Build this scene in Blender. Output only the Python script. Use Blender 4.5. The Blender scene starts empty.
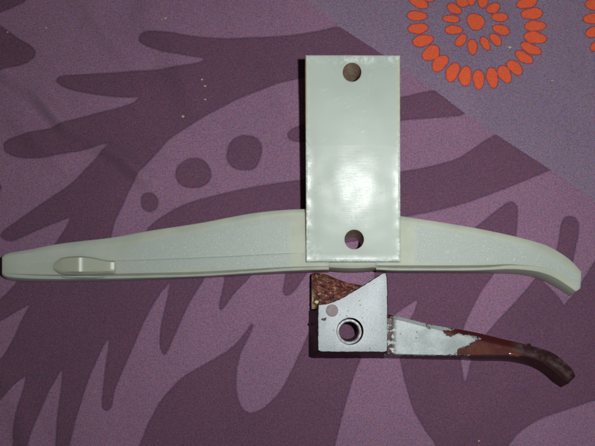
import bpy, bmesh, math, random
import numpy as np
from mathutils import Vector, noise as mnoise

sc = bpy.context.scene
COL = sc.collection
U = 0.0005                    # one photo pixel in the table plane is about half a millimetre
D = 850.0                     # camera distance in those units
TILT = math.radians(4.0)

# ------------------------------------------------------------------ camera
cam_d = bpy.data.cameras.new("camera"); cam = bpy.data.objects.new("camera", cam_d); COL.objects.link(cam)
cam.location = (0, -math.sin(TILT) * D * U, math.cos(TILT) * D * U)
cam.rotation_euler = (TILT, 0, 0)
cam_d.sensor_fit = 'HORIZONTAL'
cam_d.angle = 2 * math.atan(297.5 / D)
cam_d.clip_start = 0.01; cam_d.clip_end = 20
sc.camera = cam

# ------------------------------------------------------------------ dim room light
w = bpy.data.worlds.new("World"); sc.world = w; w.use_nodes = True
w.node_tree.nodes["Background"].inputs[0].default_value = (1.0, 0.9, 0.85, 1)
w.node_tree.nodes["Background"].inputs[1].default_value = 0.035

# ------------------------------------------------------------------ camera flash, beside the lens
fl_d = bpy.data.lights.new("camera_flash", 'AREA'); fl = bpy.data.objects.new("camera_flash", fl_d); COL.objects.link(fl)
fl_d.shape = 'RECTANGLE'; fl_d.size = 0.016; fl_d.size_y = 0.008
fl_d.energy = 0.58; fl_d.spread = math.radians(110); fl_d.color = (0.985, 0.985, 0.985)
FL = Vector((110 * U, -math.sin(TILT) * D * U + 55 * U, math.cos(TILT) * D * U))
fl.location = FL
fl.rotation_euler = (Vector((105 * U, 0 * U, 0)) - FL).to_track_quat('-Z', 'Y').to_euler()

sc.view_settings.view_transform = 'Standard'; sc.view_settings.look = 'None'
sc.view_settings.exposure = 0; sc.view_settings.gamma = 1
sc.view_settings.use_curve_mapping = False

CX, CY, CZ = cam.location
ct, st = math.cos(TILT), math.sin(TILT)

def P(px, py, h=0.0):
    """point of the place at height h (in units) seen at photo pixel px, py"""
    a = (px - 297.5) / D; b = -(py - 223.0) / D
    dx, dy, dz = a, b * ct + st, b * st - ct
    t = (h * U - CZ) / dz
    return Vector((CX + dx * t, CY + dy * t, h * U))

# ------------------------------------------------------------------ node helpers
class NT:
    def __init__(s, name):
        s.m = bpy.data.materials.new(name); s.m.use_nodes = True
        s.t = s.m.node_tree; s.b = s.t.nodes["Principled BSDF"]
        s.co = s.n('ShaderNodeTexCoord').outputs['Object']
    def n(s, typ, **kw):
        nd = s.t.nodes.new(typ)
        for k, v in kw.items(): setattr(nd, k, v)
        return nd
    def link(s, a, b): s.t.links.new(a, b)
    def put(s, sock, v):
        if isinstance(v, bpy.types.NodeSocket): s.link(v, sock)
        else: sock.default_value = v
    def map(s, scale=(1, 1, 1), rot=(0, 0, 0), loc=(0, 0, 0)):
        r_ = s.n('ShaderNodeMapping'); s.link(s.co, r_.inputs['Vector']); r_.inputs['Rotation'].default_value = rot
        m = s.n('ShaderNodeMapping'); s.link(r_.outputs[0], m.inputs['Vector'])      # turn first, then stretch
        m.inputs['Scale'].default_value = scale; m.inputs['Location'].default_value = loc
        return m.outputs[0]
    def noise(s, scale, detail=2, rough=.5, vec=None, color=False, dist=0):
        t = s.n('ShaderNodeTexNoise'); t.inputs['Scale'].default_value = scale
        t.inputs['Detail'].default_value = detail; t.inputs['Roughness'].default_value = rough
        t.inputs['Distortion'].default_value = dist
        s.link(vec if vec is not None else s.co, t.inputs['Vector'])
        return t.outputs['Color' if color else 'Fac']
    def voro(s, scale, vec=None):
        t = s.n('ShaderNodeTexVoronoi'); t.inputs['Scale'].default_value = scale
        s.link(vec if vec is not None else s.co, t.inputs['Vector'])
        return t.outputs['Distance']
    def math(s, op, a, b=0.0, c=0.0, clamp=False):
        m = s.n('ShaderNodeMath', operation=op); m.use_clamp = clamp
        s.put(m.inputs[0], a); s.put(m.inputs[1], b); s.put(m.inputs[2], c)
        return m.outputs[0]
    def ramp(s, v, lo, hi, a=0.0, b=1.0):
        m = s.n('ShaderNodeMapRange', interpolation_type='SMOOTHSTEP')
        s.put(m.inputs[0], v); m.inputs[1].default_value = lo; m.inputs[2].default_value = hi
        m.inputs[3].default_value = a; m.inputs[4].default_value = b
        return m.outputs[0]
    def mix(s, f, a, b, mode='MIX'):
        m = s.n('ShaderNodeMix', data_type='RGBA', blend_type=mode)
        s.put(m.inputs[0], f)
        s.put(m.inputs[6], a if isinstance(a, bpy.types.NodeSocket) else (*a, 1))
        s.put(m.inputs[7], b if isinstance(b, bpy.types.NodeSocket) else (*b, 1))
        return m.outputs[2]
    def attr(s, name):
        a = s.n('ShaderNodeAttribute'); a.attribute_name = name
        return a.outputs['Fac']
    def bump(s, h, dist, strength=1.0, prev=None):
        b = s.n('ShaderNodeBump'); s.link(h, b.inputs['Height'])
        b.inputs['Distance'].default_value = dist; b.inputs['Strength'].default_value = strength
        if prev is not None: s.link(prev, b.inputs['Normal'])
        return b.outputs[0]
    def set(s, **kw):
        for k, v in kw.items():
            s.put(s.b.inputs[k.replace('_', ' ')], (*v, 1) if isinstance(v, tuple) and len(v) == 3 and 'Color' in k else v)
        return s.m

def lin(r, g, b):
    f = lambda c: (c / 255 / 12.92) if c / 255 <= .04045 else ((c / 255 + .055) / 1.055) ** 2.4
    return (f(r), f(g), f(b))

# ------------------------------------------------------------------ cloth print, as signed distances
def chaikin(p, n=1):
    p = np.array(p, float)
    for _ in range(n):
        q = np.roll(p, -1, 0)
        a = p * .8 + q * .2; b = p * .2 + q * .8
        p = np.empty((len(a) * 2, 2)); p[0::2] = a; p[1::2] = b
    return p

def sdf(poly, X, Y):
    """signed distance (negative inside) to a closed polygon"""
    n = len(poly)
    d = np.full(X.shape, 1e9); s = np.ones(X.shape)
    for i in range(n):
        ax, ay = poly[i]; bx, by = poly[i - 1]
        ex, ey = bx - ax, by - ay
        wx, wy = X - ax, Y - ay
        t = np.clip((wx * ex + wy * ey) / max(ex * ex + ey * ey, 1e-9), 0, 1)
        d = np.minimum(d, (wx - ex * t) ** 2 + (wy - ey * t) ** 2)
        c1 = Y >= ay; c2 = Y < by; c3 = ex * wy > ey * wx
        flip = (c1 & c2 & c3) | (~c1 & ~c2 & ~c3)
        s[flip] *= -1
    return s * np.sqrt(d)

FERN = [(138,38),(142,32),(148,31),(168,32),(188,35),(200,36.3),(234,38.5),(267,37),(291,35),(314,32),(339,26),(420,30),(430,60),
        (383,62),(340,66),(297,78),(267,87),(240,97),(220,107.5),(200,119),(185,128),(168,139),(160,149),(151,158),(138,173.5),(129,189),
        (123,204),(114,222),(111,236),(108,262),(60,265),(50,252),(55,244),(65.5,229),(71,217.5),(67,218),(44,227),(24,236),(13,241),(5,240),
        (0,236),(3,231),(20,219),(44,202),(71,184),(86,168),(101,152),(107,147),(110,143),(101,145),(81,150),(64,153),(47,157),(27,158),
        (13,156),(4,151),(3,143),(10,138),(30,133),(54,126),(77,118),(97,113),(118,108),(133,103),(139,97),(136,96.5),(121,97),(101,95),
        (77,91),(62,86),(55,80),(60,75.6),(84,74.6),(118,72),(148,70),(168,68),(188,65),(200,61.5),(205,58.5),(200,56.5),(188,55.5),
        (165,52),(148,46),(140,42)]
FROND = [(24,262),(210,262),(203.8,279),(198.7,287),(187.7,305),(178.6,325.5),(168,350),(164.5,355.5),(161,351),(159.5,341),(161.4,323.5),
         (167.5,299),(170.5,282),(168,284),(158.4,295),(144.5,319.5),(134.5,343),(124,367),(114,390),(111.5,408),(106,411),(102.3,408),(102,400),
         (106,363),(109,346),(108.5,337),(101,350),(89,377),(76,417),(69,446),(60,480),(55,480),(55.5,446),(57,417),(62,383),(62.5,368),
         (59,373),(47,393.5),(34,424),(27,446),(20,480),(10,480),(13,446),(13,430),(17,410),(24,387),(26,376),(22,378),(13,385),(0,400),
         (-20,415),(-20,372),(0,360),(4,355),(13,340),(22,319.5),(28,309),(30,304.5),(26,306),(17,311),(0,321),(-20,330),(-20,318),(0,300),(18,282)]
LOBE = [(125,480),(139.5,446),(148,424),(161,400),(181.5,378),(200,367),(222,355),(236,344.7),(248,329.5),(251,323.5),(253.6,325.5),(247.4,339.6),
        (240,353),(236,372),(236,390),(239,403),(244,411),(250,413.6),(257,412),(264,408.6),(281,392),(294,366.6),(307.6,336),(320,310),
        (375,310),(361,358),(353,377),(344.5,407),(334.5,446),(325,490)]
BIG = [(380,262),(500,262),(493,275),(481,291),(472.8,307),(463.7,325.5),(460,345),(460.5,360),(464,383),(467,380),(471,361.5),(478,348),
       (486,334.6),(499,319.5),(515,303),(531.5,284),(537.5,276),(541,262),(545,262),(541,280),(552,290),(561,300),(564,307),(567,302),(573,296),
       (583,281),(595,261),(620,220),(660,200),(700,380),(640,390),(595,400),(570,408.6),(539.5,418.7),(519,432),(507.6,446),(490,490),
       (450,490),(437,446),(425,430),(412,407),(403,373),(400,357),(399,340),(402,325),(413,317),(419,298),(405,307),(395,314),
       (385,330),(372,340),(375,262)]
BAND = [(144.5,231),(161,217),(181.5,205.5),(200,199.5),(233.6,191),(267,184.6),(301,180),(350,178),(402,172),(429,167),(455.5,160),
        (472,150),(484,141),(496.5,134.5),(530,120),(580,160),(549.6,170),(529.5,178.6),(496,192),(462,204),(429,212),(402,217),
        (390,235),(300,250),(150,250)]
DARK = [
    [(-60,-60),(-60,30),(0,12),(13,7),(27,0),(40,-60)],
    [(-60,0),(0,25),(12,34),(20,40),(30,45),(35.5,51),(34,57),(25,63),(10,67),(0,71),(-40,90),(-90,60)],
    [(-60,170),(-8,182),(3,187),(-10,200),(-60,220)],
    FERN, FROND, LOBE, BIG, BAND,
    [(287,134.5),(291,129),(299,126),(340,112),(401,97.5),(415,94),(434.7,90),(480,95),(467,115),(429,118),(401,120),(340,135),(301,142),(290,140)],
    [(243.5,134.5),(234,138),(228.5,144.5),(226,157),(230,165),(236,169),(244,170),(252,169.5),(257,166),(261,155),(262,144.5),(256,137)],
    [(175,175),(177,167),(185,160),(195,157.5),(204,160),(209,167),(211.5,175),(208,183),(200,187),(189,188),(179,184)],
    [(140.5,198),(144,193),(152,192.5),(158,199),(157,208),(149,212.5),(142,208)],
    [(225,262),(225,279),(219,306.5),(221,310.5),(225,306),(234,293),(250.4,277),(255,262)],
    [(286,262),(285.7,276),(282.5,291),(285,295.5),(290,295),(296,289),(306,274),(312,262)],
    [(553,285),(557,250),(560,236),(560.5,227),(563,219),(568,216),(575,217),(579,224),(578,237),(575,250),(573,261),(568,285)],
    [(460,255),(474,229),(484,221),(495,212),(508,202),(514,202),(518,208),(517,225),(516,236),(512,255)],
]
def shift(poly, dx, dy, s=1.0): return [(300 + (x - 300) * s + dx, 220 + (y - 220) * s + dy) for x, y in poly]
DARK += [shift(FERN, -330, -30), shift(FROND, -260, 330), shift(LOBE, 90, 260), shift(BAND, -250, -290), shift(BAND, 330, 230),
         shift(BIG, 30, 240), shift(LOBE, 420, 250), shift(FERN, -300, 240), shift(LOBE, -330, -20), shift(BAND, -120, -340), shift(FERN, 60, 520)]
ZONE = [(-200,-420),(280,-22),(308,0),(339,26),(383,54.5),(401.5,67.5),(434.7,90),(467,114.6),(496.5,134.5),(521,150.3),(549.6,169),(595,200),
        (700,272),(1500,800),(1500,-700),(-200,-700)]
PET = [(475.7,21.6,9.6,8.2,35),(453.9,8.5,8.2,4.6,28),(451.5,18.6,9,3.8,5),(453.5,29.6,9.2,4.6,2),(461,40.3,7.4,4.6,-50),(472.5,46.4,8,5,84),
       (485.2,43,7.8,4.1,62),(495.9,39.3,7.6,4.5,48),(501.5,29.6,9.2,4.9,18),(499.9,17.1,8.6,4.5,0),(493.4,8,7.4,5,-25),(483,2,5.8,5,-70),
       (471.6,-1,6.5,4.4,90),(461.8,1.5,7,5,40),
       (418.8,2.5,10.8,5,25),(416.6,15.7,10.6,5,3),(418.2,28.4,10.6,5.3,-4),(422.6,40.5,11,6,-12),(431.3,52.8,9.8,7.2,-35),(440,63,10.2,6.5,-45),
       (452.5,72,10.5,6.3,-65),(465.2,76,10.4,6.4,-85),(478.7,79,10.2,5.9,86),(492.2,77.2,11,5.8,80),(504.5,73.8,9.8,6.3,60),(515,67.2,9.7,5.7,42),
       (524,57,10.2,5.1,30),(531,48.4,11.6,5,24),(535,37.1,12,6,10),(535,25.6,10.9,5.4,0),(532.5,13.3,11.1,5.8,-4),(527,2.6,10.6,5.4,-12)]
for k in range(10):
    a = math.radians(-22 - k * 14.5)
    PET.append((476 + 57 * math.cos(a), 21 + 57 * math.sin(a), 10.5, 5.5, math.degrees(a)))
for (fx, fy, a0) in ((651, 18, 0), (640, -170, 3), (860, 60, 5), (560, -260, 0), (800, 320, 8)):
    for k in range(27):
        a = math.radians(a0 + 6.5 + k * 13.33)
        PET.append((fx + 57.5 * math.cos(a), fy + 57.5 * math.sin(a), 10.5, 5.3, math.degrees(a)))
    for k in range(13):
        a = math.radians(a0 + k * 27.7)
        PET.append((fx + 25 * math.cos(a), fy + 25 * math.sin(a), 8, 4.5, math.degrees(a)))
    PET.append((fx, fy, 9, 8, 0))

def build_cloth():
    xs = np.concatenate([np.arange(-520, -322, 4.5), np.arange(-320, 322, 1.05), np.arange(324, 560, 4.5)])
    ys = np.concatenate([np.arange(-460, -248, 4.5), np.arange(-246, 250, 1.05), np.arange(252, 480, 4.5)])
    WX, WY = np.meshgrid(xs, ys)                      # in units, on the table
    # photo pixel of every point of the sheet
    dx = WX * U - CX; dy = WY * U - CY; dz = -CZ
    vx = dx; vy = dy * ct + dz * st; vz = -dy * st + dz * ct
    PX = 297.5 + D * vx / -vz; PY = 223 - D * vy / -vz
    dark = np.full(PX.shape, 60.0)
    for i, pl in enumerate(DARK):
        pl = chaikin(pl, 1)
        x0, y0 = pl.min(0) - 12; x1, y1 = pl.max(0) + 12
        m = (PX > x0) & (PX < x1) & (PY > y0) & (PY < y1)
        d = np.full(PX.shape, 60.0)
        if m.any():
            if i >= 16:
                pass
            d[m] = sdf(pl, PX[m], PY[m])
        if i >= 16:                                   # fill-in leaves only outside the photographed part
            out = np.maximum.reduce([-PX, PX - 595, -PY, PY - 446])
            d = np.maximum(d, 14 - out)
        dark = np.minimum(dark, d)
    zone = sdf(np.array(ZONE, float), PX, PY)
    pet = np.full(PX.shape, 20.0)
    for (x, y, a, b, g) in PET:
        m = (abs(PX - x) < a + 8) & (abs(PY - y) < a + 8)
        if not m.any(): continue
        c, s = math.cos(math.radians(g)), math.sin(math.radians(g))
        u = (PX[m] - x) * c + (PY[m] - y) * s; v = -(PX[m] - x) * s + (PY[m] - y) * c
        wob = .95 + .05 * np.sin(3 * np.arctan2(v, u) + x)
        q = np.sqrt((u / a) ** 2 + (v / b) ** 2)
        gr = np.sqrt((u / a ** 2) ** 2 + (v / b ** 2) ** 2) + 1e-6
        pet[m] = np.minimum(pet[m], np.clip((q - wob) * q / gr, -6, 20))
    # relief: ironed-in creases and a faint sag, kept below the things that lie on it
    z = -.35 + .18 * np.sin(PX / 61 + 1.3 * np.sin(PY / 83)) * np.sin(PY / 71 + .8)
    def ridge(z, pts, wdt, amp):
        pts = np.array(pts, float); d = np.full(PX.shape, 1e9)
        for i in range(len(pts) - 1):
            a, b = pts[i], pts[i + 1]; e = b - a
            t = np.clip(((PX - a[0]) * e[0] + (PY - a[1]) * e[1]) / (e @ e), 0, 1)
            d = np.minimum(d, np.hypot(PX - a[0] - e[0] * t, PY - a[1] - e[1] * t))
        wdt = wdt * 1.35; return z + 4.6 * amp * (.72 + .28 * np.sin(PX / 17 + PY / 23)) * (np.exp(-(d / wdt) ** 2) - .5 * np.exp(-(d / (2.4 * wdt)) ** 2))
    z = ridge(z, [(-120,10),(-40,45),(0,68),(38,95),(66,126),(121,156),(150,182)], 7, 2.6)
    z = ridge(z, [(-60,78),(10,112),(60,160)], 9, 1.8)
    z = ridge(z, [(70,-40),(95,20),(135,60)], 9, 1.6)
    z = ridge(z, [(150,15),(175,60),(205,120)], 12, 1.8)
    z = ridge(z, [(205,-30),(262,52),(290,110)], 10, 1.2)
    z = ridge(z, [(-60,330),(0,370),(40,470)], 10, 1.0)
    z = ridge(z, [(420,470),(480,410),(600,330),(700,300)], 12, .6)
    z = ridge(z, [(540,-40),(575,90),(640,170)], 12, .6)
    ny, nx = PX.shape
    co = np.stack([WX * U, WY * U, z * U], -1).reshape(-1, 3)
    me = bpy.data.meshes.new("tablecloth")
    idx = np.arange(nx * ny).reshape(ny, nx)
    q = np.stack([idx[:-1, :-1], idx[:-1, 1:], idx[1:, 1:], idx[1:, :-1]], -1).reshape(-1, 4)
    me.vertices.add(len(co)); me.vertices.foreach_set("co", co.ravel().astype(np.float32))
    me.loops.add(q.size); me.loops.foreach_set("vertex_index", q.ravel().astype(np.int32))
    me.polygons.add(len(q)); me.polygons.foreach_set("loop_start", np.arange(0, q.size, 4, dtype=np.int32))
    me.update(); me.validate()
    me.shade_smooth()
    for nm, a in (("dark", dark), ("zone", zone), ("petal", pet)):
        at = me.attributes.new(nm, 'FLOAT', 'POINT'); at.data.foreach_set("value", a.ravel().astype(np.float32))
    o = bpy.data.objects.new("tablecloth", me); COL.objects.link(o)
    t = NT("printed_cotton")
    wob = t.math('MULTIPLY', t.math('SUBTRACT', t.noise(900, 2), .5), .9)
    dk = t.math('ADD', t.attr("dark"), wob)
    light = lin(122, 93, 116); darkc = lin(91, 63, 83); blue = lin(116, 100, 120)
    # in the printing the two purples are uneven
    c = t.mix(t.ramp(dk, .7, -.7), light, darkc)
    c = t.mix(t.math('MULTIPLY', t.ramp(t.math('ABSOLUTE', dk), 1.7, .2), .45), c, lin(62, 42, 64))
    zn = t.math('ADD', t.attr("zone"), wob)
    c = t.mix(t.ramp(zn, .5, -.5), c, blue)
    pt = t.math('ADD', t.attr("petal"), t.math('MULTIPLY', wob, .8))
    c = t.mix(t.math('MULTIPLY', t.ramp(pt, 1.3, .3), .8), c, lin(120, 52, 56))
    pz = t.ramp(pt, .3, -.9); c = t.mix(pz, c, lin(206, 86, 50))
    big = t.noise(14, 3, .6); c = t.mix(1.0, c, t.mix(t.ramp(big, .3, .7), (.93, .92, .94), (1.06, 1.03, 1.03)), 'MULTIPLY')
    # yarn-to-yarn colour differences
    v1 = t.noise(1350, 4, .85, color=True)
    vm = t.n('ShaderNodeVectorMath', operation='MULTIPLY_ADD'); t.link(v1, vm.inputs[0])
    vm.inputs[1].default_value = (2.6,) * 3; vm.inputs[2].default_value = (-.8,) * 3; v1 = vm.outputs[0]
    hsv = t.n('ShaderNodeHueSaturation'); t.link(v1, hsv.inputs['Color']); hsv.inputs['Saturation'].default_value = .6
    g = t.mix(1.0, hsv.outputs[0], (2.0, 2.0, 2.0), 'MULTIPLY')
    c = t.mix(t.math('ADD', .85, t.math('MULTIPLY', pz, -.4)), c, g, 'MULTIPLY')
    c = t.mix(1.0, c, (1.16, 1.16, 1.16), 'MULTIPLY')
    fleck = t.ramp(t.noise(1500, 1, .5, vec=t.map(loc=(3, 1, 0))), .70, .77)
    c = t.mix(t.math('MULTIPLY', fleck, .2), c, lin(190, 170, 150))
    mA = t.map(rot=(0, 0, .72), scale=(1, 1, 1))
    wv = t.n('ShaderNodeTexWave', wave_type='BANDS'); t.link(mA, wv.inputs['Vector']); wv.inputs['Scale'].default_value = 420
    wv.inputs['Distortion'].default_value = 1.2; wv.inputs['Detail'].default_value = 1
    mB = t.map(rot=(0, 0, .72 + math.pi / 2))
    wb = t.n('ShaderNodeTexWave', wave_type='BANDS'); t.link(mB, wb.inputs['Vector']); wb.inputs['Scale'].default_value = 420
    wb.inputs['Distortion'].default_value = 1.2; wb.inputs['Detail'].default_value = 1
    hgt = t.math('ADD', t.math('MULTIPLY', wv.outputs['Fac'], wb.outputs['Fac']), t.math('MULTIPLY', t.noise(1400, 2), 1.6))
    t.set(Base_Color=c, Roughness=.85, Sheen_Weight=.15, Specular_IOR_Level=.25, Normal=t.bump(hgt, .00018, 1.0))
    me.materials.append(t.m)
    o["label"] = "purple cotton tablecloth printed with dark leaves and an orange petal flower"
    o["category"] = "tablecloth"; o["kind"] = "structure"
    return o

# ------------------------------------------------------------------ other materials
def mat_nylon_rough():
    """off-white moulded plastic; 'grain' marks where the face is rough from the mould, its glints painted in"""
    t = NT("off_white_plastic")
    gr = t.attr("grain")
    n1 = t.noise(1900, 2, .6); n2 = t.noise(60, 3, .6)
    base = t.mix(t.ramp(n2, .3, .7), lin(173, 181, 164), lin(186, 193, 177))
    base = t.mix(gr, base, lin(178, 188, 181))
    base = t.mix(t.math('MULTIPLY', gr, t.ramp(n1, .35, .7)), base, lin(167, 178, 171))
    spark = t.math('MULTIPLY', gr, t.ramp(t.noise(1500, 1, .5), .66, .74))
    base = t.mix(t.math('MULTIPLY', spark, .4), base, lin(245, 248, 250))  # pale flecks paint the sparkle of the rough grain into the colour
    h = t.math('MULTIPLY', n1, t.math('ADD', t.math('MULTIPLY', gr, 1.0), .06))
    rough = t.math('ADD', t.math('MULTIPLY', gr, .0), .5)
    t.set(Base_Color=base, Roughness=rough, Normal=t.bump(h, .00016, 1.0), Specular_IOR_Level=t.math('ADD', .13, t.math('MULTIPLY', gr, .16)), Subsurface_Weight=.75, Subsurface_Scale=.006)
    t.b.inputs['Subsurface Radius'].default_value = (1.0, 1.0, .75)
    return t.m

def mat_plate():
    t = NT("sanded_plastic")
    low = t.attr("polished"); edge = t.attr("edge")
    lines = t.noise(1, 3, .7, vec=t.map(scale=(90, 2600, 200)))
    diag = t.noise(1, 3, .65, vec=t.map(scale=(160, 2400, 200), rot=(0, 0, -.5)))
    vert = t.noise(1, 3, .65, vec=t.map(scale=(1900, 110, 200), rot=(0, 0, -.12)))
    patch = t.ramp(t.noise(55, 2, .6), .52, .62)
    scr = t.math('MULTIPLY', t.ramp(diag, .60, .70), patch)
    scr2 = t.math('MULTIPLY', t.ramp(vert, .62, .70), t.ramp(t.noise(70, 2, .5, vec=t.map(loc=(.3, .2, 0))), .54, .64))
    ch = t.math('MULTIPLY', edge, t.ramp(t.noise(420, 4, .8), .42, .62))
    mott = t.noise(30, 2, .5)
    base = t.mix(t.ramp(mott, .3, .7), lin(166, 179, 168), lin(178, 190, 180))
    base = t.mix(t.math('MULTIPLY', t.attr("rim"), .7), base, lin(190, 182, 140))
    anys = t.math('MAXIMUM', t.math('MULTIPLY', scr, t.math('ADD', .7, t.math('MULTIPLY', low, -.55))), t.math('MULTIPLY', scr2, .28))
    base = t.mix(t.math('MAXIMUM', anys, t.math('MULTIPLY', ch, .8)), base, lin(222, 232, 228))
    wav = t.noise(30, 1, .4)
    fine = t.bump(t.math('ADD', t.math('MULTIPLY', t.math('ADD', scr, scr2), .8), t.math('MULTIPLY', ch, .8)), .00003, 1.0)
    n = t.bump(wav, .0010, .22, fine)
    wide = t.bump(wav, .0010, .12)
    streak = t.bump(t.math('ADD', t.math('MULTIPLY', vert, t.math('MULTIPLY', low, .5)), t.math('ADD', lines, t.math('MULTIPLY', scr2, .8))), .000014, 1.0, wide)
    t.set(Base_Color=base, Roughness=t.math('ADD', .5, t.math('MULTIPLY', low, -.16)), Specular_IOR_Level=t.math('ADD', .12, t.math('MULTIPLY', low, -.02)), Normal=n,
          Subsurface_Weight=.6, Subsurface_Scale=.004, Coat_Weight=t.math("ADD", .04, t.math("MULTIPLY", low, -.003)), Coat_Normal=streak,
          Coat_Roughness=t.math('ADD', .24, t.math('MULTIPLY', low, -.10)))
    t.b.inputs['Subsurface Radius'].default_value = (1.0, 1.0, .75)
    return t.m

def simple(name, col, rough, bump=None, metal=0, col2=None, nscale=200, **kw):
    t = NT(name)
    c = t.mix(t.ramp(t.noise(nscale, 4, .65), .35, .65), col, col2 or col)
    a = dict(Base_Color=c, Roughness=rough, Metallic=metal)
    if bump: a['Normal'] = t.bump(t.noise(bump[0], 3, .6), bump[1])
    a.update(kw)
    return t.set(**a)

def metal_face_nodes(t):
    """bare cast zinc: pale, matt, finely pitted"""
    n = t.noise(1500, 3, .7)
    c = t.mix(t.ramp(n, .3, .7), lin(156, 165, 168), lin(178, 186, 188))
    c = t.mix(t.math('MULTIPLY', t.ramp(t.noise(90, 3, .6), .35, .65), .35), c, lin(178, 184, 184))
    pit = t.ramp(t.noise(620, 2, .5, vec=t.map(loc=(.7, .1, 0))), .715, .74)
    c = t.mix(pit, c, lin(84, 70, 68))
    sp = t.ramp(t.noise(210, 2, .5, vec=t.map(loc=(.2, .5, 0))), .735, .75)
    c = t.mix(sp, c, lin(60, 42, 42))
    scr = t.ramp(t.noise(1, 2, .5, vec=t.map(scale=(1200, 170, 100), rot=(0, 0, -.7))), .755, .78)
    c = t.mix(scr, c, lin(96, 84, 84))
    return c, t.math('SUBTRACT', n, t.math('MULTIPLY', pit, 1.0))

def paint_nodes(t):
    n = t.noise(130, 3, .6)
    return t.mix(t.ramp(n, .3, .7), lin(84, 42, 36), lin(104, 54, 44))

def mat_zinc():
    t = NT("bare_cast_metal"); c, h = metal_face_nodes(t)
    return t.set(Base_Color=c, Roughness=.52, Metallic=.15, Normal=t.bump(h, .00012, .8))

def mat_paint():
    t = NT("brown_enamel")
    c = t.mix(t.ramp(t.noise(130, 3, .6), .3, .7), lin(40, 22, 22), lin(56, 32, 30))  # darker than the arm's brown: shade on the block sides painted in
    return t.set(Base_Color=c, Specular_IOR_Level=.08, Roughness=.45, Normal=t.bump(t.noise(350, 3, .6), .0001, .5))

def mat_arm():
    t = NT("chipped_brown_enamel")
    m, hm = metal_face_nodes(t)
    m = t.mix(1.0, m, t.mix(t.ramp(t.noise(75, 4, .65), .35, .65), (.62, .66, .62), (.95, .97, .95)), 'MULTIPLY')
    p = t.mix(t.ramp(t.noise(170, 5, .75), .3, .7), lin(78, 41, 38), lin(98, 57, 49))
    p = t.mix(t.attr("edgeband"), p, lin(62, 26, 24))
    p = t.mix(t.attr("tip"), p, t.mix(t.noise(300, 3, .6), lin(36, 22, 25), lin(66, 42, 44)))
    p = t.mix(t.math('MULTIPLY', t.attr("worn"), t.ramp(t.noise(160, 4, .7, vec=t.map(scale=(.5, 1, 1))), .42, .62)), p, lin(88, 74, 76))
    wob = t.math('MULTIPLY', t.math('SUBTRACT', t.noise(420, 4, .75), .5), 9)
    d = t.math('ADD', t.attr("bare"), wob)
    f = t.ramp(d, .45, -.45)
    # crumbs of paint left beside the block
    d2 = t.math('MULTIPLY', t.attr("specks"), t.ramp(t.noise(480, 3, .6, vec=t.map(loc=(1, 2, 3))), .46, .50))
    f = t.math('MULTIPLY', f, t.math('SUBTRACT', 1.0, d2))
    c = t.mix(f, p, m)
    rim = t.math('MULTIPLY', t.ramp(t.math('ABSOLUTE', t.math('ADD', d, -.9)), .9, .1), .5)
    c = t.mix(rim, c, lin(60, 36, 34))
    h = t.math('ADD', t.math('MULTIPLY', t.math('SUBTRACT', 1.0, f), 1.6), t.math('MULTIPLY', hm, t.math('ADD', .12, t.math('MULTIPLY', f, .2))))
    return t.set(Base_Color=c, Specular_IOR_Level=t.math('MULTIPLY', t.math('ADD', .25, t.math('MULTIPLY', f, .2)), t.math('SUBTRACT', 1.0, t.math('MULTIPLY', t.attr('tip'), .75))), Roughness=t.math('ADD', .2, t.math('MULTIPLY', f, .32)), Metallic=t.math('MULTIPLY', f, .15), Normal=t.bump(h, .00018, .8))

def mat_fracture():
    t = NT("torn_brown_crust")
    fib = t.noise(1, 4, .7, vec=t.map(scale=(110, 560, 200), rot=(0, 0, .4)), dist=1.2)
    c = t.mix(t.ramp(fib, .36, .62), lin(54, 28, 25), lin(128, 76, 62))
    c = t.mix(t.ramp(t.noise(420, 4, .8), .55, .70), c, lin(186, 150, 130))
    c = t.mix(t.ramp(t.noise(170, 2, .5, vec=t.map(loc=(.4, 0, 0))), .66, .72), c, lin(40, 24, 26))
    c = t.mix(t.math('MULTIPLY', t.attr("yellow"), t.ramp(t.noise(600, 3, .7), .42, .52)), c, lin(205, 186, 140))
    return t.set(Base_Color=c, Roughness=.5, Normal=t.bump(fib, .0006, .8))

# ------------------------------------------------------------------ mesh helpers
def link_mesh(name, verts, faces, mat, parent=None, origin=None, attrs=None, angle=35, smooth=True):
    org = origin or Vector((0, 0, 0))
    me = bpy.data.meshes.new(name)
    me.from_pydata([tuple(Vector(v) - org) for v in verts], [], faces)
    bm = bmesh.new(); bm.from_mesh(me); bmesh.ops.recalc_face_normals(bm, faces=bm.faces); bm.to_mesh(me); bm.free()
    if smooth:
        me.shade_smooth(); me.set_sharp_from_angle(angle=math.radians(angle))
    for k, v in (attrs or {}).items():
        a = me.attributes.new(k, 'FLOAT', 'POINT'); a.data.foreach_set("value", np.array(v, np.float32))
    for m in (mat if isinstance(mat, (list, tuple)) else [mat]): me.materials.append(m)
    o = bpy.data.objects.new(name, me); COL.objects.link(o)
    if parent is not None: o.parent = parent
    return o

def cr(p0, p1, p2, p3, t):
    return tuple(.5 * (2 * b + (c - a) * t + (2 * a - 5 * b + 4 * c - d) * t * t + (3 * b - a - 3 * c + d) * t ** 3) for a, b, c, d in zip(p0, p1, p2, p3))

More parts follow.
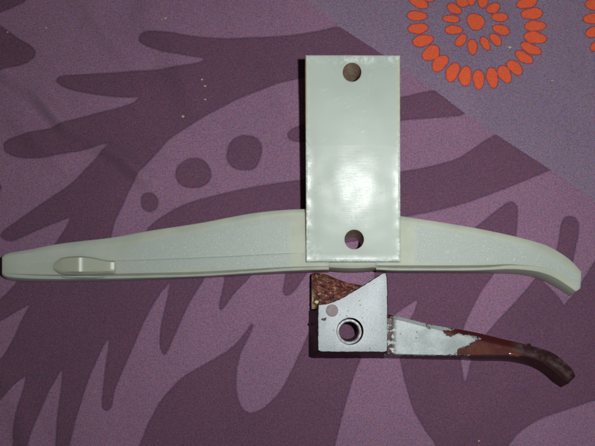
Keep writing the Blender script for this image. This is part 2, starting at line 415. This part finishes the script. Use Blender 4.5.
def loft(name, tracks, mat, parent, origin, step=1.6, sub=None, attr=None, angle=35, rough_amp=0, closed=True):
    """skin over tracks (top-outline ... base), each a list of (px, py, h) at the same stations"""
    ns = len(tracks[0]); rows = []
    for i in range(ns - 1):
        L = max(math.dist(t[i][:2], t[i + 1][:2]) for t in tracks)
        k = max(1, int(round(L / step)))
        for j in range(k + (1 if i == ns - 2 else 0)):
            t_ = j / k; row = []
            for tr in tracks:
                g = lambda q: tr[min(max(q, 0), ns - 1)]
                row.append(cr(g(i - 1), g(i), g(i + 1), g(i + 2), t_))
            rows.append(row)
    sub = sub or [1] * (len(tracks) - 1)
    verts = []; pix = []
    for row in rows:
        ring = []
        for a in range(len(row) - 1):
            for s in range(sub[a]):
                f = s / sub[a]
                ring.append(tuple(x + (y - x) * f for x, y in zip(row[a], row[a + 1])))
        ring.append(row[-1])
        w = [P(*q) for q in ring]
        if rough_amp:
            for q, v in zip(ring, w):
                v.z += rough_amp * U * mnoise.fractal(Vector((q[0] * .12, q[1] * .3, 0)), .8, 2.2, 4)
        if closed:
            top = w[0]; b0 = Vector((top.x, top.y - .5 * U, 0.0))
            w.append(Vector((w[-1].x, w[-1].y + .5 * U, 0.0))); ring.append(ring[-1])
            w.append(b0); ring.append(ring[0])
        verts.append(w); pix.append(ring)
    n = len(verts[0]); V = [v for r in verts for v in r]; PXL = [q for r in pix for q in r]
    F = []
    m = n if closed else n - 1
    for i in range(len(verts) - 1):
        for j in range(m):
            k = (j + 1) % n
            F.append((i * n + j, i * n + k, (i + 1) * n + k, (i + 1) * n + j))
    if closed:
        F.append(tuple(range(n))); F.append(tuple((len(verts) - 1) * n + j for j in range(n)))
    at = {k: [fn(q[0], q[1], (idx % n) / (n - 1)) for idx, q in enumerate(PXL)] for k, fn in (attr or {}).items()}
    return link_mesh(name, V, F, mat, parent, origin, at, angle)

def rect(pts, ys, hs):
    """one track: stations' x with y and h lists"""
    return [(x, y, h) for x, y, h in zip(pts, ys, hs)]

def lathe(name, prof, cen, mat, parent, origin, seg=48, axis=None, closed=False):
    V = []; F = []; n = len(prof)
    for i in range(seg):
        a = 2 * math.pi * i / seg
        for r, z in prof:
            V.append(Vector((cen.x + r * U * math.cos(a), cen.y + r * U * math.sin(a), cen.z + z * U)))
    for i in range(seg):
        for j in range(n if closed else n - 1):
            k = (j + 1) % n; i2 = (i + 1) % seg
            F.append((i * n + j, i2 * n + j, i2 * n + k, i * n + k))
    return link_mesh(name, V, F, mat, parent, origin, angle=30)

def evaluate(o, cutters):
    """apply an object's modifiers and throw the cutters away"""
    dg = bpy.context.evaluated_depsgraph_get(); dg.update()
    me = bpy.data.meshes.new_from_object(o.evaluated_get(dg), preserve_all_data_layers=True, depsgraph=dg)
    old = o.data; o.modifiers.clear(); o.data = me; me.name = o.name; bpy.data.meshes.remove(old)
    for c in cutters:
        m = c.data; bpy.data.objects.remove(c); bpy.data.meshes.remove(m)
    return me

def cutter(cx, r, z0, z1, tilt=0, seg=48):
    V = []; 
    for z in (z0, z1):
        for i in range(seg):
            a = 2 * math.pi * i / seg
            V.append(Vector((cx.x + r * U * math.cos(a), cx.y + r * U * math.sin(a) - math.tan(tilt) * (z * U - cx.z), z * U)))
    F = [tuple(range(seg)), tuple(range(seg, 2 * seg))] + [(i, (i + 1) % seg, (i + 1) % seg + seg, i + seg) for i in range(seg)]
    return link_mesh("tool", V, F, [], smooth=False)

def thing(name, label, cat, loc, group=None):
    o = bpy.data.objects.new(name, None); COL.objects.link(o); o.location = loc
    o.empty_display_size = .01
    o["label"] = label; o["category"] = cat
    if group: o["group"] = group
    return o

# ================================================================== the scene
build_cloth()
NYL = mat_nylon_rough(); PLATE = mat_plate()
ZINC = mat_zinc(); PAINT = mat_paint(); ARM = mat_arm(); FRAC = mat_fracture()
HOLE_RIM = simple("worn_metal_rim", lin(205, 208, 210), .4, (900, .0001), .1, lin(140, 136, 138), 500)
BORE = simple("bored_plastic", lin(186, 168, 148), .6, (500, .0001), 0, lin(158, 134, 114), 300)  # warm brown tint stands in for light passing through the translucent plastic
HOLE_WALL = simple("dark_bore", lin(30, 20, 24), .5, None, 0, lin(44, 30, 34))  # near-black puts the shade inside the block's bore into the colour
MARK = simple("mould_mark_grey", lin(140, 128, 130), .6, (700, .00008), 0, lin(122, 108, 110), 500)

# ------------------------------------------------------------------ white plastic handle
base = P(352, 240, 0)
H = thing("plastic_handle", "off-white translucent plastic lever handle with an upright rectangular mounting plate", "handle", base)

def ss(a, b, x):
    t = min(max((x - a) / (b - a), 0), 1); return t * t * (3 - 2 * t)

# left arm -----------------------------------------------------
X = [2, 7, 18, 32, 55, 80, 112, 150, 200, 250, 285, 310, 329]
T0y = [256.8, 253.6, 251.3, 249, 244.5, 241.2, 237.5, 230.7, 223, 213.6, 209.8, 209, 209]
T0h = [17, 17, 17, 17, 17.2, 18, 19.2, 22, 26, 29, 30, 30, 30]
T1y = [259, 257, 255, 253.5, 250.5, 248, 245, 239, 230.5, 219.5, 214.5, 213.5, 213.5]
T1h = [h + d for h, d in zip(T0h, [1, 2, 3, 3, 3, 3, 3, 3.2, 3.4, 3.4, 3, 3, 3])]
T2y = [266, 263, 262, 262, 261.5, 261, 260.3, 259.2, 257.3, 254.9, 253.2, 252.5, 252]
T2h = [h + d for h, d in zip(T1h, [.3, .8, 1, 1, 1, 1, 1.2, 1.4, 1.6, 1.6, 1.5, 1.5, 1.5])]
stp = [0, 0, 0, 0, .1, .3, .6, .8, .9, .9, .7, 0, 0]
Tby = [a + 1.0 * g + .15 for a, g in zip(T2y, stp)]; Tbh = [h - 1.3 * g for h, g in zip(T2h, stp)]
T3y = [273, 273.3, 273.8, 274.2, 274.5, 274.2, 273.7, 272.9, 271.6, 269, 267, 266.3, 266]
T3h = [h - d for h, d in zip(T2h, [1, 1.2, 1.6, 2, 2.4, 2.6, 3.0, 3.2, 3.4, 3.0, 2.2, 1, 1])]
gap = [.2, .4, .8, 1.2, 1.7, 2.0, 2.2, 2.4, 2.5, 1.9, 1.4, 1.1, 1.0]
T4y = [a + g for a, g in zip(T3y, gap)]; T4h = [h - 2.2 * g for h, g in zip(T3h, gap)]
T5y = [a + .6 for a in T4y]; T5h = [h + .6 * g for h, g in zip(T4h, gap)]
T7y = [275.6, 279.8, 281.3, 281.8, 281.8, 281.6, 281.2, 280, 278, 275.2, 273.6, 272.6, 272.3]
T6y = [b * .45 + a * .55 for a, b in zip(T5y, T7y)]; T6h = [h - 1.2 for h in T5h]
T8y = [b * .85 + a * .15 for a, b in zip(T5y, T7y)]; T8h = [h * .45 for h in T5h]
tr = [rect(X, a, b) for a, b in ((T0y, T0h), (T1y, T1h), (T2y, T2h), (Tby, Tbh), (T3y, T3h), (T4y, T4h), (T5y, T5h), (T6y, T6h), (T8y, T8h), (T7y, [0] * 13))]
def g_left(px, py, f):
    k = ss(105, 150, px) * (1 - ss(287, 294, px))
    top = 219 if px > 250 else 219 + (250 - px) * .215
    return k * ss(top - 3, top + 4, py) * (1 - ss(267.5, 269, py - (max(0, 300 - px) * .028))) + .3 * (1 - ss(105, 150, px))*ss(4,14,px)
loft("handle_arm", tr, NYL, H, base, sub=[2, 4, 1, 3, 1, 1, 1, 2, 1], attr={"grain": g_left})

# pull tab moulded on the left arm -------------------------------
Xt = [53, 58, 63, 70, 76.5, 79, 83, 92, 103, 108, 111, 114.5]
yt = [263, 259.6, 257.6, 256.6, 256.2, 256.2, 256.3, 257.3, 259.6, 260.4, 260.8, 261]
hb = [20.6, 20.8, 21, 21.2, 21.5, 21.6, 21.8, 22.2, 22.6, 22.8, 23, 23.2]
lift = [-.5, 1.2, 2.6, 4.0, 5.2, 5.2, 4.0, 3.4, 3.0, 2.8, 2.4, 1.2]
nt = len(Xt)
tabt = [rect(Xt, yt, [a - .5 for a in hb]),
        rect(Xt, [y + 1.4 for y in yt], [a + l for a, l in zip(hb, lift)]),
        rect(Xt, [267, 270, 271, 271.3, 271.4, 271.5, 271.5, 271.3, 271, 271, 271, 271], [a + l for a, l in zip(hb, lift)]),
        rect(Xt, [268, 271.3, 272.6, 273.1, 273.3, 273.4, 273.4, 273.1, 272.6, 272.4, 272.3, 272.2], [a + l * .4 for a, l in zip(hb, lift)]),
        rect(Xt, [269, 273, 274.6, 275.3, 275.5, 275.5, 275.4, 275, 274.4, 274.2, 274.1, 274], [a - 1.2 for a in hb])]
TABM = NT("glossy_tab_plastic").set(Base_Color=lin(170, 178, 160), Roughness=.38, Specular_IOR_Level=.5, Subsurface_Weight=.5, Subsurface_Scale=.004)
loft("pull_tab", tabt, TABM, H, base, sub=[2, 4, 2, 2], attr={"grain": lambda x, y, f: 0.0}, angle=50)
# the small moulded lip under the tab
Xl = [60, 68, 82, 96, 104]
lip = [rect(Xl, [276.8, 276.0, 275.7, 276.0, 276.6], [15, 17, 18, 18, 17]), rect(Xl, [277.4, 277.3, 277.3, 277.3, 277.3], [15.5, 17.6, 18.6, 18.6, 17.4]),
       rect(Xl, [278.2, 278.8, 279.0, 278.8, 278.2], [12, 13.5, 14, 14, 13.5])]
loft("tab_lip", lip, NYL, H, base, sub=[2, 2], attr={"grain": lambda x, y, f: 0.0}, angle=50)

# hub under the plate --------------------------------------------
Xh = [326, 340, 352, 364, 379]
loft("hub", [rect(Xh, [209] * 5, [30] * 5), rect(Xh, [214] * 5, [32] * 5), rect(Xh, [264.0, 264, 264, 264, 264], [33] * 5),
             rect(Xh, [267, 268, 268.3, 268, 267], [30.5] * 5), rect(Xh, [270, 271.3, 271.8, 271.3, 270], [16] * 5), rect(Xh, [270.5, 272.3, 272.8, 272.3, 270.5], [0] * 5)],
     NYL, H, base, sub=[1, 2, 2, 2, 2], attr={"grain": lambda x, y, f: 0.0}, angle=60)

# right arm -------------------------------------------------------
R0 = [(376,212,30),(392,214.4,30),(401,216,30),(414,218,30),(440,222,29.5),(471,227.2,29),(500,233,28),(524,238.6,27),(545,244.8,26),(560,252.6,25),(572,261.5,24),(581.6,272,22)]
R1 = [(376,217,33),(392,219.6,33),(401,221.2,33),(414,223.4,33),(440,227.6,32.6),(470,233,32),(498,238.8,31),(520,244.2,30),(539,250.6,29),(554,257.6,28),(566,266.4,27),(581.2,277,24.6)]
R3 = [(376,265.3,33),(392,265.4,33),(401,265.4,33),(414,265.4,33),(440,265.4,32.6),(470,265.3,32),(492,264.8,31.2),(508,264.2,30.4),(524,265.2,29.6),(541,267.2,28.6),(558.5,272.8,27),(580.6,288.2,24.6)]
# 'side' tracks: rim, slot, flange, base
gp = [1.2, 1.5, 1.6, 1.6, 1.6, 1.5, 1.2, .7, .3, .1, .05, .05]
R7 = [(376,272.2,0),(392,272.9,0),(401,273,0),(414,273,0),(440,273.1,0),(470,273.3,0),(490,273.5,0),(507,273.9,0),(523,275.2,0),(539.5,279.4,0),(554,286.5,0),(569.8,296,0)]
R4 = [(a[0], a[1] + 1.6 * g, a[2] - 4.5 * g) for a, g in zip(R3, gp)]
R5 = [(a[0], a[1] + .5 * g + .1, a[2] + 1.3 * g) for a, g in zip(R4, gp)]
R6 = [(a[0] * .6 + b[0] * .4, a[1] * .6 + b[1] * .4, a[2] - .8) for a, b in zip(R5, R7)]
R8 = [(a[0] * .2 + b[0] * .8, a[1] * .2 + b[1] * .8, a[2] * .5) for a, b in zip(R5, R7)]
def g_right(px, py, f):
    k = ss(411, 418, px) * (1 - ss(568, 582, px) * .5)
    yt_ = np.interp(px, [q[0] for q in R1], [q[1] for q in R1]); yb = np.interp(px, [q[0] for q in R3], [q[1] for q in R3])
    return float(k * ss(yt_ - 1, yt_ + 2, py) * (1 - ss(yb - 2, yb + .5, py)))
loft("handle_arm", [R0, R1, R3, R4, R5, R6, R8, R7], NYL, H, base, sub=[2, 8, 1, 1, 2, 2, 1], attr={"grain": g_right})

# mounting plate ---------------------------------------------------
def plate_h(u, v, px, py):
    """height of the plate's top: the lower half is a separate, slightly dished facet"""
    lo = ss(145.2, 147.2, py)
    h = 38.5 + (262 - py) * .072
    h += max(0, 146.5 - py) * .03
    d = min(px - 305.5, 400.5 - px)
    h += lo * (.38 * (.6 + .9 * mnoise.noise(Vector((py * .09, px * .01, 1)))) * math.exp(-(d / (4.2 + 1.6 * mnoise.noise(Vector((py * .05, px * .01, 7))))) ** 2) + .35 * math.exp(-((262 - py) / 4.0) ** 2))
    h += .12 * mnoise.noise(Vector((px * .06, py * .06, 3)))
    e = min(d, py - 55, 262 - py)
    if e < 1.3: h -= (1.3 - e) ** 2 * .75
    return h
us = [0, .6, 1.3, 2.4, 4, 6] + list(np.linspace(8.5, 86, 36)) + [89, 91, 92.6, 93.7, 94.4, 95]
vs = [0, .6, 1.3, 2.4, 4] + list(np.linspace(6.5, 89, 46)) + [90.2, 91, 91.8, 92.6] + list(np.linspace(95, 200, 58)) + [202.5, 204, 205.2, 206.2, 207]
us = [u / 95 for u in us]; vs = [v / 207 for v in vs]
V = []; pol = []; edg = []; rim = []
random.seed(4)
for v in vs:
    for u in us:
        xl = 305.3 + 1.1 * v; xr = 400.0 + .5 * v
        px = xl + (xr - xl) * u; py = 55 + 207 * v + (.25 if u > .5 else 0) * (1 - v) * u
        if v > .99 or u in (0, 1): py += .25 * mnoise.noise(Vector((px * .4, py * .4, 0))); px += .18 * mnoise.noise(Vector((py * .35, px, 5)))
        V.append(P(px, py, plate_h(u, v, px, py)))
        pol.append(ss(145, 147, py))
        d = min(px - xl, xr - px)
        lowf = ss(110, 165, py)
        side = math.exp(-(d / (3.0 + 2.5 * lowf * mnoise.noise(Vector((py * .07, px * .02, 0))) + 1.5 * lowf)) ** 2) * (.25 + .75 * lowf)
        corner = math.exp(-(math.hypot(px - xl, 262 - py) / 18) ** 2)
        bot = math.exp(-((262 - py) / 4.5) ** 2) * .9
        topb = .8 * math.exp(-((py - 59) / 5) ** 2) * (.3 + .7 * ss(.25, .4, u) * (1 - ss(.7, .75, u)) + .5 * ss(.85, .9, u))
        edg.append(min(1, max(side, bot, corner * .6, topb)))
        rim.append(math.exp(-(d / 1.8) ** 2) * (1 - .6 * lowf) + .0)
nx, ny = len(us), len(vs)
F = [(j * nx + i, j * nx + i + 1, (j + 1) * nx + i + 1, (j + 1) * nx + i) for j in range(ny - 1) for i in range(nx - 1)]
loop = [i for i in range(nx)] + [j * nx + nx - 1 for j in range(1, ny)] + [(ny - 1) * nx + i for i in range(nx - 2, -1, -1)] + [j * nx for j in range(ny - 2, 0, -1)]
nb = len(V)
for k in loop:
    V.append(Vector((V[k].x, V[k].y, 0))); pol.append(0); edg.append(0); rim.append(1)
nl = len(loop)
for k in range(nl):
    F.append((loop[k], loop[(k + 1) % nl], nb + (k + 1) % nl, nb + k))
F.append(tuple(range(nb, nb + nl)))
pl = link_mesh("mounting_plate", V, F, PLATE, H, base, {"polished": pol, "edge": edg, "rim": rim}, 40)
cuts = []
for (hx, hy, r, hh, z0) in ((352, 72.3, 8.8, 54, 3), (354.2, 239.5, 9.2, 40, -5)):
    c = cutter(P(hx, hy, hh), r, z0, 75, tilt=-.13)
    cuts.append(c)
    m = pl.modifiers.new("cut", 'BOOLEAN'); m.operation = 'DIFFERENCE'; m.solver = 'EXACT'; m.object = c
    c.location = -base * 0
# the plate hangs under an Empty away from the origin: bake its world place for the cut, then restore it
pl.parent = None; pl.location = base
bpy.context.view_layer.update()
me = evaluate(pl, cuts)
me.materials.append(BORE)
for p in me.polygons:                                  # walls and floor of the two bored holes
    c_ = p.center + base
    for (hx, hy, hh) in ((352, 72.3, 54), (354.2, 239.5, 40)):
        q_ = P(hx, hy, hh)
        rr = math.hypot(c_.x - q_.x, c_.y - (q_.y + .13 * (c_.z - q_.z)))
        if rr < 9.9 * U and (abs(p.normal.z) < .5 or c_.z < 30 * U) and c_.z > .5 * U: p.material_index = 1
pl.location = (0, 0, 0); pl.parent = H
me.set_sharp_from_angle(angle=math.radians(40))
# hub and arms must not fill the lower screw hole
for o in list(H.children):
    if o.name.startswith("hub"):
        c = cutter(P(354.2, 239.5, 40), 9.9, -5, 75, tilt=-.13)
        o.parent = None; o.location = base
        m = o.modifiers.new("cut", 'BOOLEAN'); m.solver = 'EXACT'; m.object = c
        bpy.context.view_layer.update(); e = evaluate(o, [c]); e.set_sharp_from_angle(angle=math.radians(40))
        o.location = (0, 0, 0); o.parent = H

# ------------------------------------------------------------------ broken brown handle
base2 = P(350, 331, 0)
B = thing("broken_handle", "broken brown painted metal handle stub with a drilled square block and chipped arm", "handle", base2)

# drilled block: pale bare face on top, painted tapering sides
top = [(318.6,305.2),(326,304.3),(334.5,301.8),(344,297.3),(354,291.4),(365,284.8),(376,277.8),(383.5,273.2),(385.8,273.3),(386.8,276.5),
       (386.9,284),(387.4,292),(386.8,300),(387.3,312),(387.0,325),(387.5,338),(387.0,346),(386.6,351),(384,351.8),(360,351.6),(340,351.7),(321,351.5),(318.4,350),(318.3,330)]
# refine the outline with a little unevenness
def refine(poly, step, amp, seed=0):
    out = []
    for i, a in enumerate(poly):
        b = poly[(i + 1) % len(poly)]; n = max(1, int(math.dist(a, b) / step))
        for k in range(n):
            x = a[0] + (b[0] - a[0]) * k / n; y = a[1] + (b[1] - a[1]) * k / n
            out.append((x + amp * mnoise.noise(Vector((x * .5, y * .5, seed))), y + amp * mnoise.noise(Vector((x * .5, y * .5, seed + 9)))))
    return out
top = refine(top, 2.5, .55)
HB = 33
tv = [P(x, y, HB) for x, y in top]
def basept(x, y):
    bx = x; by = y
    if x < 340: bx = x - (10.3 - .3 * max(0, x - 318)) if y > 309 else x - 5
    if bx > 384: bx = x + .6
    if y > 345: by = y + 6.8
    elif y > 309 and x < 330: by = y + 6.8 * (y - 309) / 36
    return P(max(bx, 308.6) if x < 340 else bx, by, 0)
bv = [basept(x, y) for x, y in top]
# ledge half-way: shoulder
mv = [t.lerp(b, .16) for t, b in zip(tv, bv)]
n = len(tv); V = tv + mv + bv
F = [tuple(range(n)), tuple(range(2 * n, 3 * n))]
for i in range(n):
    k = (i + 1) % n
    F.append((i, k, n + k, n + i)); F.append((n + i, n + k, 2 * n + k, 2 * n + i))
blk = link_mesh("block", V, F, [ZINC, PAINT, HOLE_WALL], B, base2, angle=30)
blk.parent = None; blk.location = base2
c = cutter(P(350, 331.3, HB), 12.9, -5, 60)
bw = blk.modifiers.new("edge", 'BEVEL'); bw.width = .45 * U; bw.segments = 2; bw.limit_method = 'ANGLE'; bw.angle_limit = math.radians(50)
m = blk.modifiers.new("cut", 'BOOLEAN'); m.solver = 'EXACT'; m.object = c
bpy.context.view_layer.update(); me = evaluate(blk, [c])
blk.location = (0, 0, 0); blk.parent = B
for p in me.polygons:
    q_ = P(350, 331.3, HB); c_ = p.center + base2
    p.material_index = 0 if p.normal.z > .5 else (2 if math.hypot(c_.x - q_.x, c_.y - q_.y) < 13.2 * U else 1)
me.set_sharp_from_angle(angle=math.radians(30))
# bore with a chamfered rim
EC = P(349.3, 331.9, HB)  # rim set off centre so the dark gap forms a shadow crescent
lathe("screw_hole", [(12.05, -HB), (12.05, -2.0), (11.6, -1.2), (10.6, -1.0), (9.9, -1.4), (9.3, -2.6), (9.1, -HB)], EC, HOLE_RIM, B, base2)
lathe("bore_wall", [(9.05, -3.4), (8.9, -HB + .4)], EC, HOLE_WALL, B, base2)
# mould mark: a shallow round spot on the face
lathe("mould_mark", [(.01, .32), (3, .34), (5.2, .28), (5.9, .0), (5.9, -.4)], P(332, 310.6, HB), MARK, B, base2, seg=32)

# torn crust left where the block broke off
Xc = [311.6, 316, 322, 328, 334, 340, 346, 352, 358, 364, 370]
yu = [273.5, 273, 273.3, 275.2, 277.8, 280, 282, 283.6, 284.6, 285.6, 285.8]
yl = [309, 309, 308.6, 307.5, 305, 302, 299, 295.5, 292, 288.5, 287]
cr_t = [rect(Xc, yu, [14, 17, 18, 18, 18, 17, 17, 16, 15, 14, 12]),
        rect(Xc, [a * .9 + b * .1 for a, b in zip(yu, yl)], [16, 21, 22, 22, 21.5, 21, 20, 19, 18, 17, 15]),
        rect(Xc, [a * .5 + b * .5 for a, b in zip(yu, yl)], [17, 23, 25, 24, 23, 22.5, 22, 21, 20, 19, 17]),
        rect(Xc, yl, [17, 22, 24, 24, 24, 23, 23, 22, 21, 20, 18])]
crust = loft("torn_crust", cr_t, FRAC, B, base2, step=1.0, sub=[4, 12, 12], rough_amp=4.0, angle=60,
             attr={"yellow": lambda x, y, f: (1 - ss(312.5, 316.5, x)) * ss(284, 298, y)})
crust["label"] = "rough reddish brown torn edge beside the pale face"

# arm
A0 = [(384,313.6,18),(400,317,18),(420,322,18),(441,326.6,18),(461,329.7,18),(481,333.7,17.5),(501,338.7,17),(527,344.6,16),(551,352.2,15),(563,360.8,14),(572.4,369.8,12),(575.4,376.5,10)]
A1 = [(384,317.4,21.5),(400,320.6,21.5),(420,325.8,21.5),(440,330.6,21.5),(459.5,335,21.3),(480,340,21),(500,344.6,20.6),(524,349.4,19.6),(546,356.2,18.4),(558,364,17),(568,373.4,14.6),(573,379,12)]
A3 = [(384,353.5,22),(400,353.9,22),(420,354.5,22),(440,354.9,22),(459.5,355,21.8),(480,355,21.5),(501,354.8,21),(519,355.4,20),(537,359.8,18.8),(549,367.4,17.2),(560,377,14.6),(568.6,382.6,12)]
A4 = [(x, y + .9, h - 1.6) for x, y, h in A3]
A7 = [(384,358.4,0),(400,358.8,0),(420,359.3,0),(440,359.8,0),(459.5,360.1,0),(480,361,0),(497,361,0),(513,362.2,0),(529,366.2,0),(542,373.2,0),(553,382.4,0),(560.8,387.4,0)]
A6 = [(a[0] * .35 + b[0] * .65, a[1] * .35 + b[1] * .65, a[2] * .5) for a, b in zip(A4, A7)]
BARE = np.array([(370,300),(386,313),(420,321.5),(441,326),(453.5,329),(450,331),(443,330.5),(445,334),(449,337.5),(453,336),(457,333.6),(467,335),(481,337.8),(476,341),
                 (472,341.8),(468,346),(463,347),(458,349.5),(455,353.6),(470,355.2),(440,355.6),(370,355.2)], float)
bar = lambda x, y, f: float(sdf(BARE, np.array([x]), np.array([y]))[0])
ax = [q[0] for q in A1]
def edgeband(x, y, f):
    return 1.0 if x < 400 else float(ss(442, 462, x) * (1 - ss(-.5, 2.2, y - np.interp(x, ax, [q[1] for q in A1]))))
a3x = [q[0] for q in A3]
arm = loft("lever_arm", [A0, A1, A3, A4, A6, A7], ARM, B, base2, step=1.0, sub=[3, 22, 1, 2, 3],
     attr={"bare": bar, "tip": lambda x, y, f: max(ss(512, 528, x), ss(355, 357, y) * .9) if f < .97 else 1.0, "edgeband": edgeband,  # tip also darkens the lower side, its shade put into the colour
           "worn": lambda x, y, f: ss(508, 524, x) * (1 - ss(2, 7, y - float(np.interp(x, ax, [q[1] for q in A1])))) ,
           "specks": lambda x, y, f: (1 - ss(391, 398, x)) * 1.0 + (.95 if math.hypot(x - 429, y - 325) < 3.2 else 0)})
# nicks of paint standing up on the edges
def burr(name, px, py, h, r, mat, parent, org, seed):
    random.seed(seed); bm = bmesh.new(); bmesh.ops.create_icosphere(bm, subdivisions=2, radius=1)
    q = P(px, py, h)
    for v in bm.verts:
        k = 1 + .45 * mnoise.noise(v.co * 1.6 + Vector((seed, 0, 0)))
        v.co = Vector((v.co.x * k * r * U * 1.2, v.co.y * k * r * U, v.co.z * k * r * U * .8)) + q - org
    me = bpy.data.meshes.new(name); bm.to_mesh(me); bm.free(); me.shade_smooth(); me.materials.append(mat)
    o = bpy.data.objects.new(name, me); COL.objects.link(o)
    if parent: o.parent = parent
    return o
burr("paint_burr", 310, 324, 7, 1.3, PAINT, B, base2, 2)
burr("paint_burr", 529, 344.8, 16, 1.5, PAINT, B, base2, 5)
burr("paint_burr", 387.3, 331, 31, 1.5, ZINC, B, base2, 8)
burr("paint_burr", 316.5, 302, 26, 1.8, simple("yellowed_flake", lin(206, 190, 150), .6), B, base2, 11)

random.seed(3)
rb = bmesh.new(); bmesh.ops.create_uvsphere(rb, u_segments=24, v_segments=12, radius=1)  # bead added on the crease only to catch a glint of the flash
q = P(515, 354.4, 20.4)
for v in rb.verts:
    v.co = Vector((v.co.x * 7 * U, v.co.y * (2.1 + .5 * math.sin(v.co.x * 7)) * U + v.co.x * -.6 * U, v.co.z * 1.0 * U)) + q - base2
me = bpy.data.meshes.new("glint_bead"); rb.to_mesh(me); rb.free(); me.shade_smooth()
me.materials.append(NT("glossy_brown_enamel").set(Base_Color=lin(96, 54, 46), Roughness=.2, Coat_Weight=1.0, Coat_Roughness=.14))
o = bpy.data.objects.new("glint_bead", me); COL.objects.link(o); o.parent = B

# ------------------------------------------------------------------ crumbs on the cloth
CR = simple("crumb_pale", lin(186, 178, 150), .7, (900, .0002), 0, lin(150, 138, 112), 900)
crumbs = [(46, 28, 1.3, "pale crumb alone on light purple cloth near the photo's upper left corner"),
          (161.5, 19.5, 1.2, "left crumb of the close pair above the uppermost leaf finger"),
          (165.5, 18.2, 1.6, "right and larger crumb of the close pair above the uppermost leaf finger"),
          (165.5, 30, .9, "tiny crumb just below the close pair, at the leaf finger's edge"),
          (202, 79.5, 1.2, "top crumb of three in a line on the dark leaf left of the plate"),
          (205, 86, 1.3, "middle crumb of three in a line on the dark leaf left of the plate"),
          (205.2, 99.5, 1.3, "bottom crumb of three in a line on the dark leaf left of the plate"),
          (183, 116.5, 1.7, "largest yellowish crumb on the dark leaf above the two round spots"),
          (510, 47.3, 1.9, "tan crumb between the inner and outer rings of the orange flower"),
          (552, 80.5, 1.0, "tiny white crumb on blue-purple cloth right of the orange flower"),
          (7.5, 32, 1.0, "tiny crumb on the dark leaf at the photo's left edge"),
          (479, 441, 1.0, "tiny crumb near the bottom edge of the cloth below the broken handle")]
for i, (x, y, r, lab) in enumerate(crumbs):
    q = P(x, y, 0)
    o = burr("crumb", x, y, .1, r * .88, CR, None, q, 20 + i)
    o.location = q; o["label"] = lab; o["category"] = "crumb"; o["group"] = "crumbs on the tablecloth"
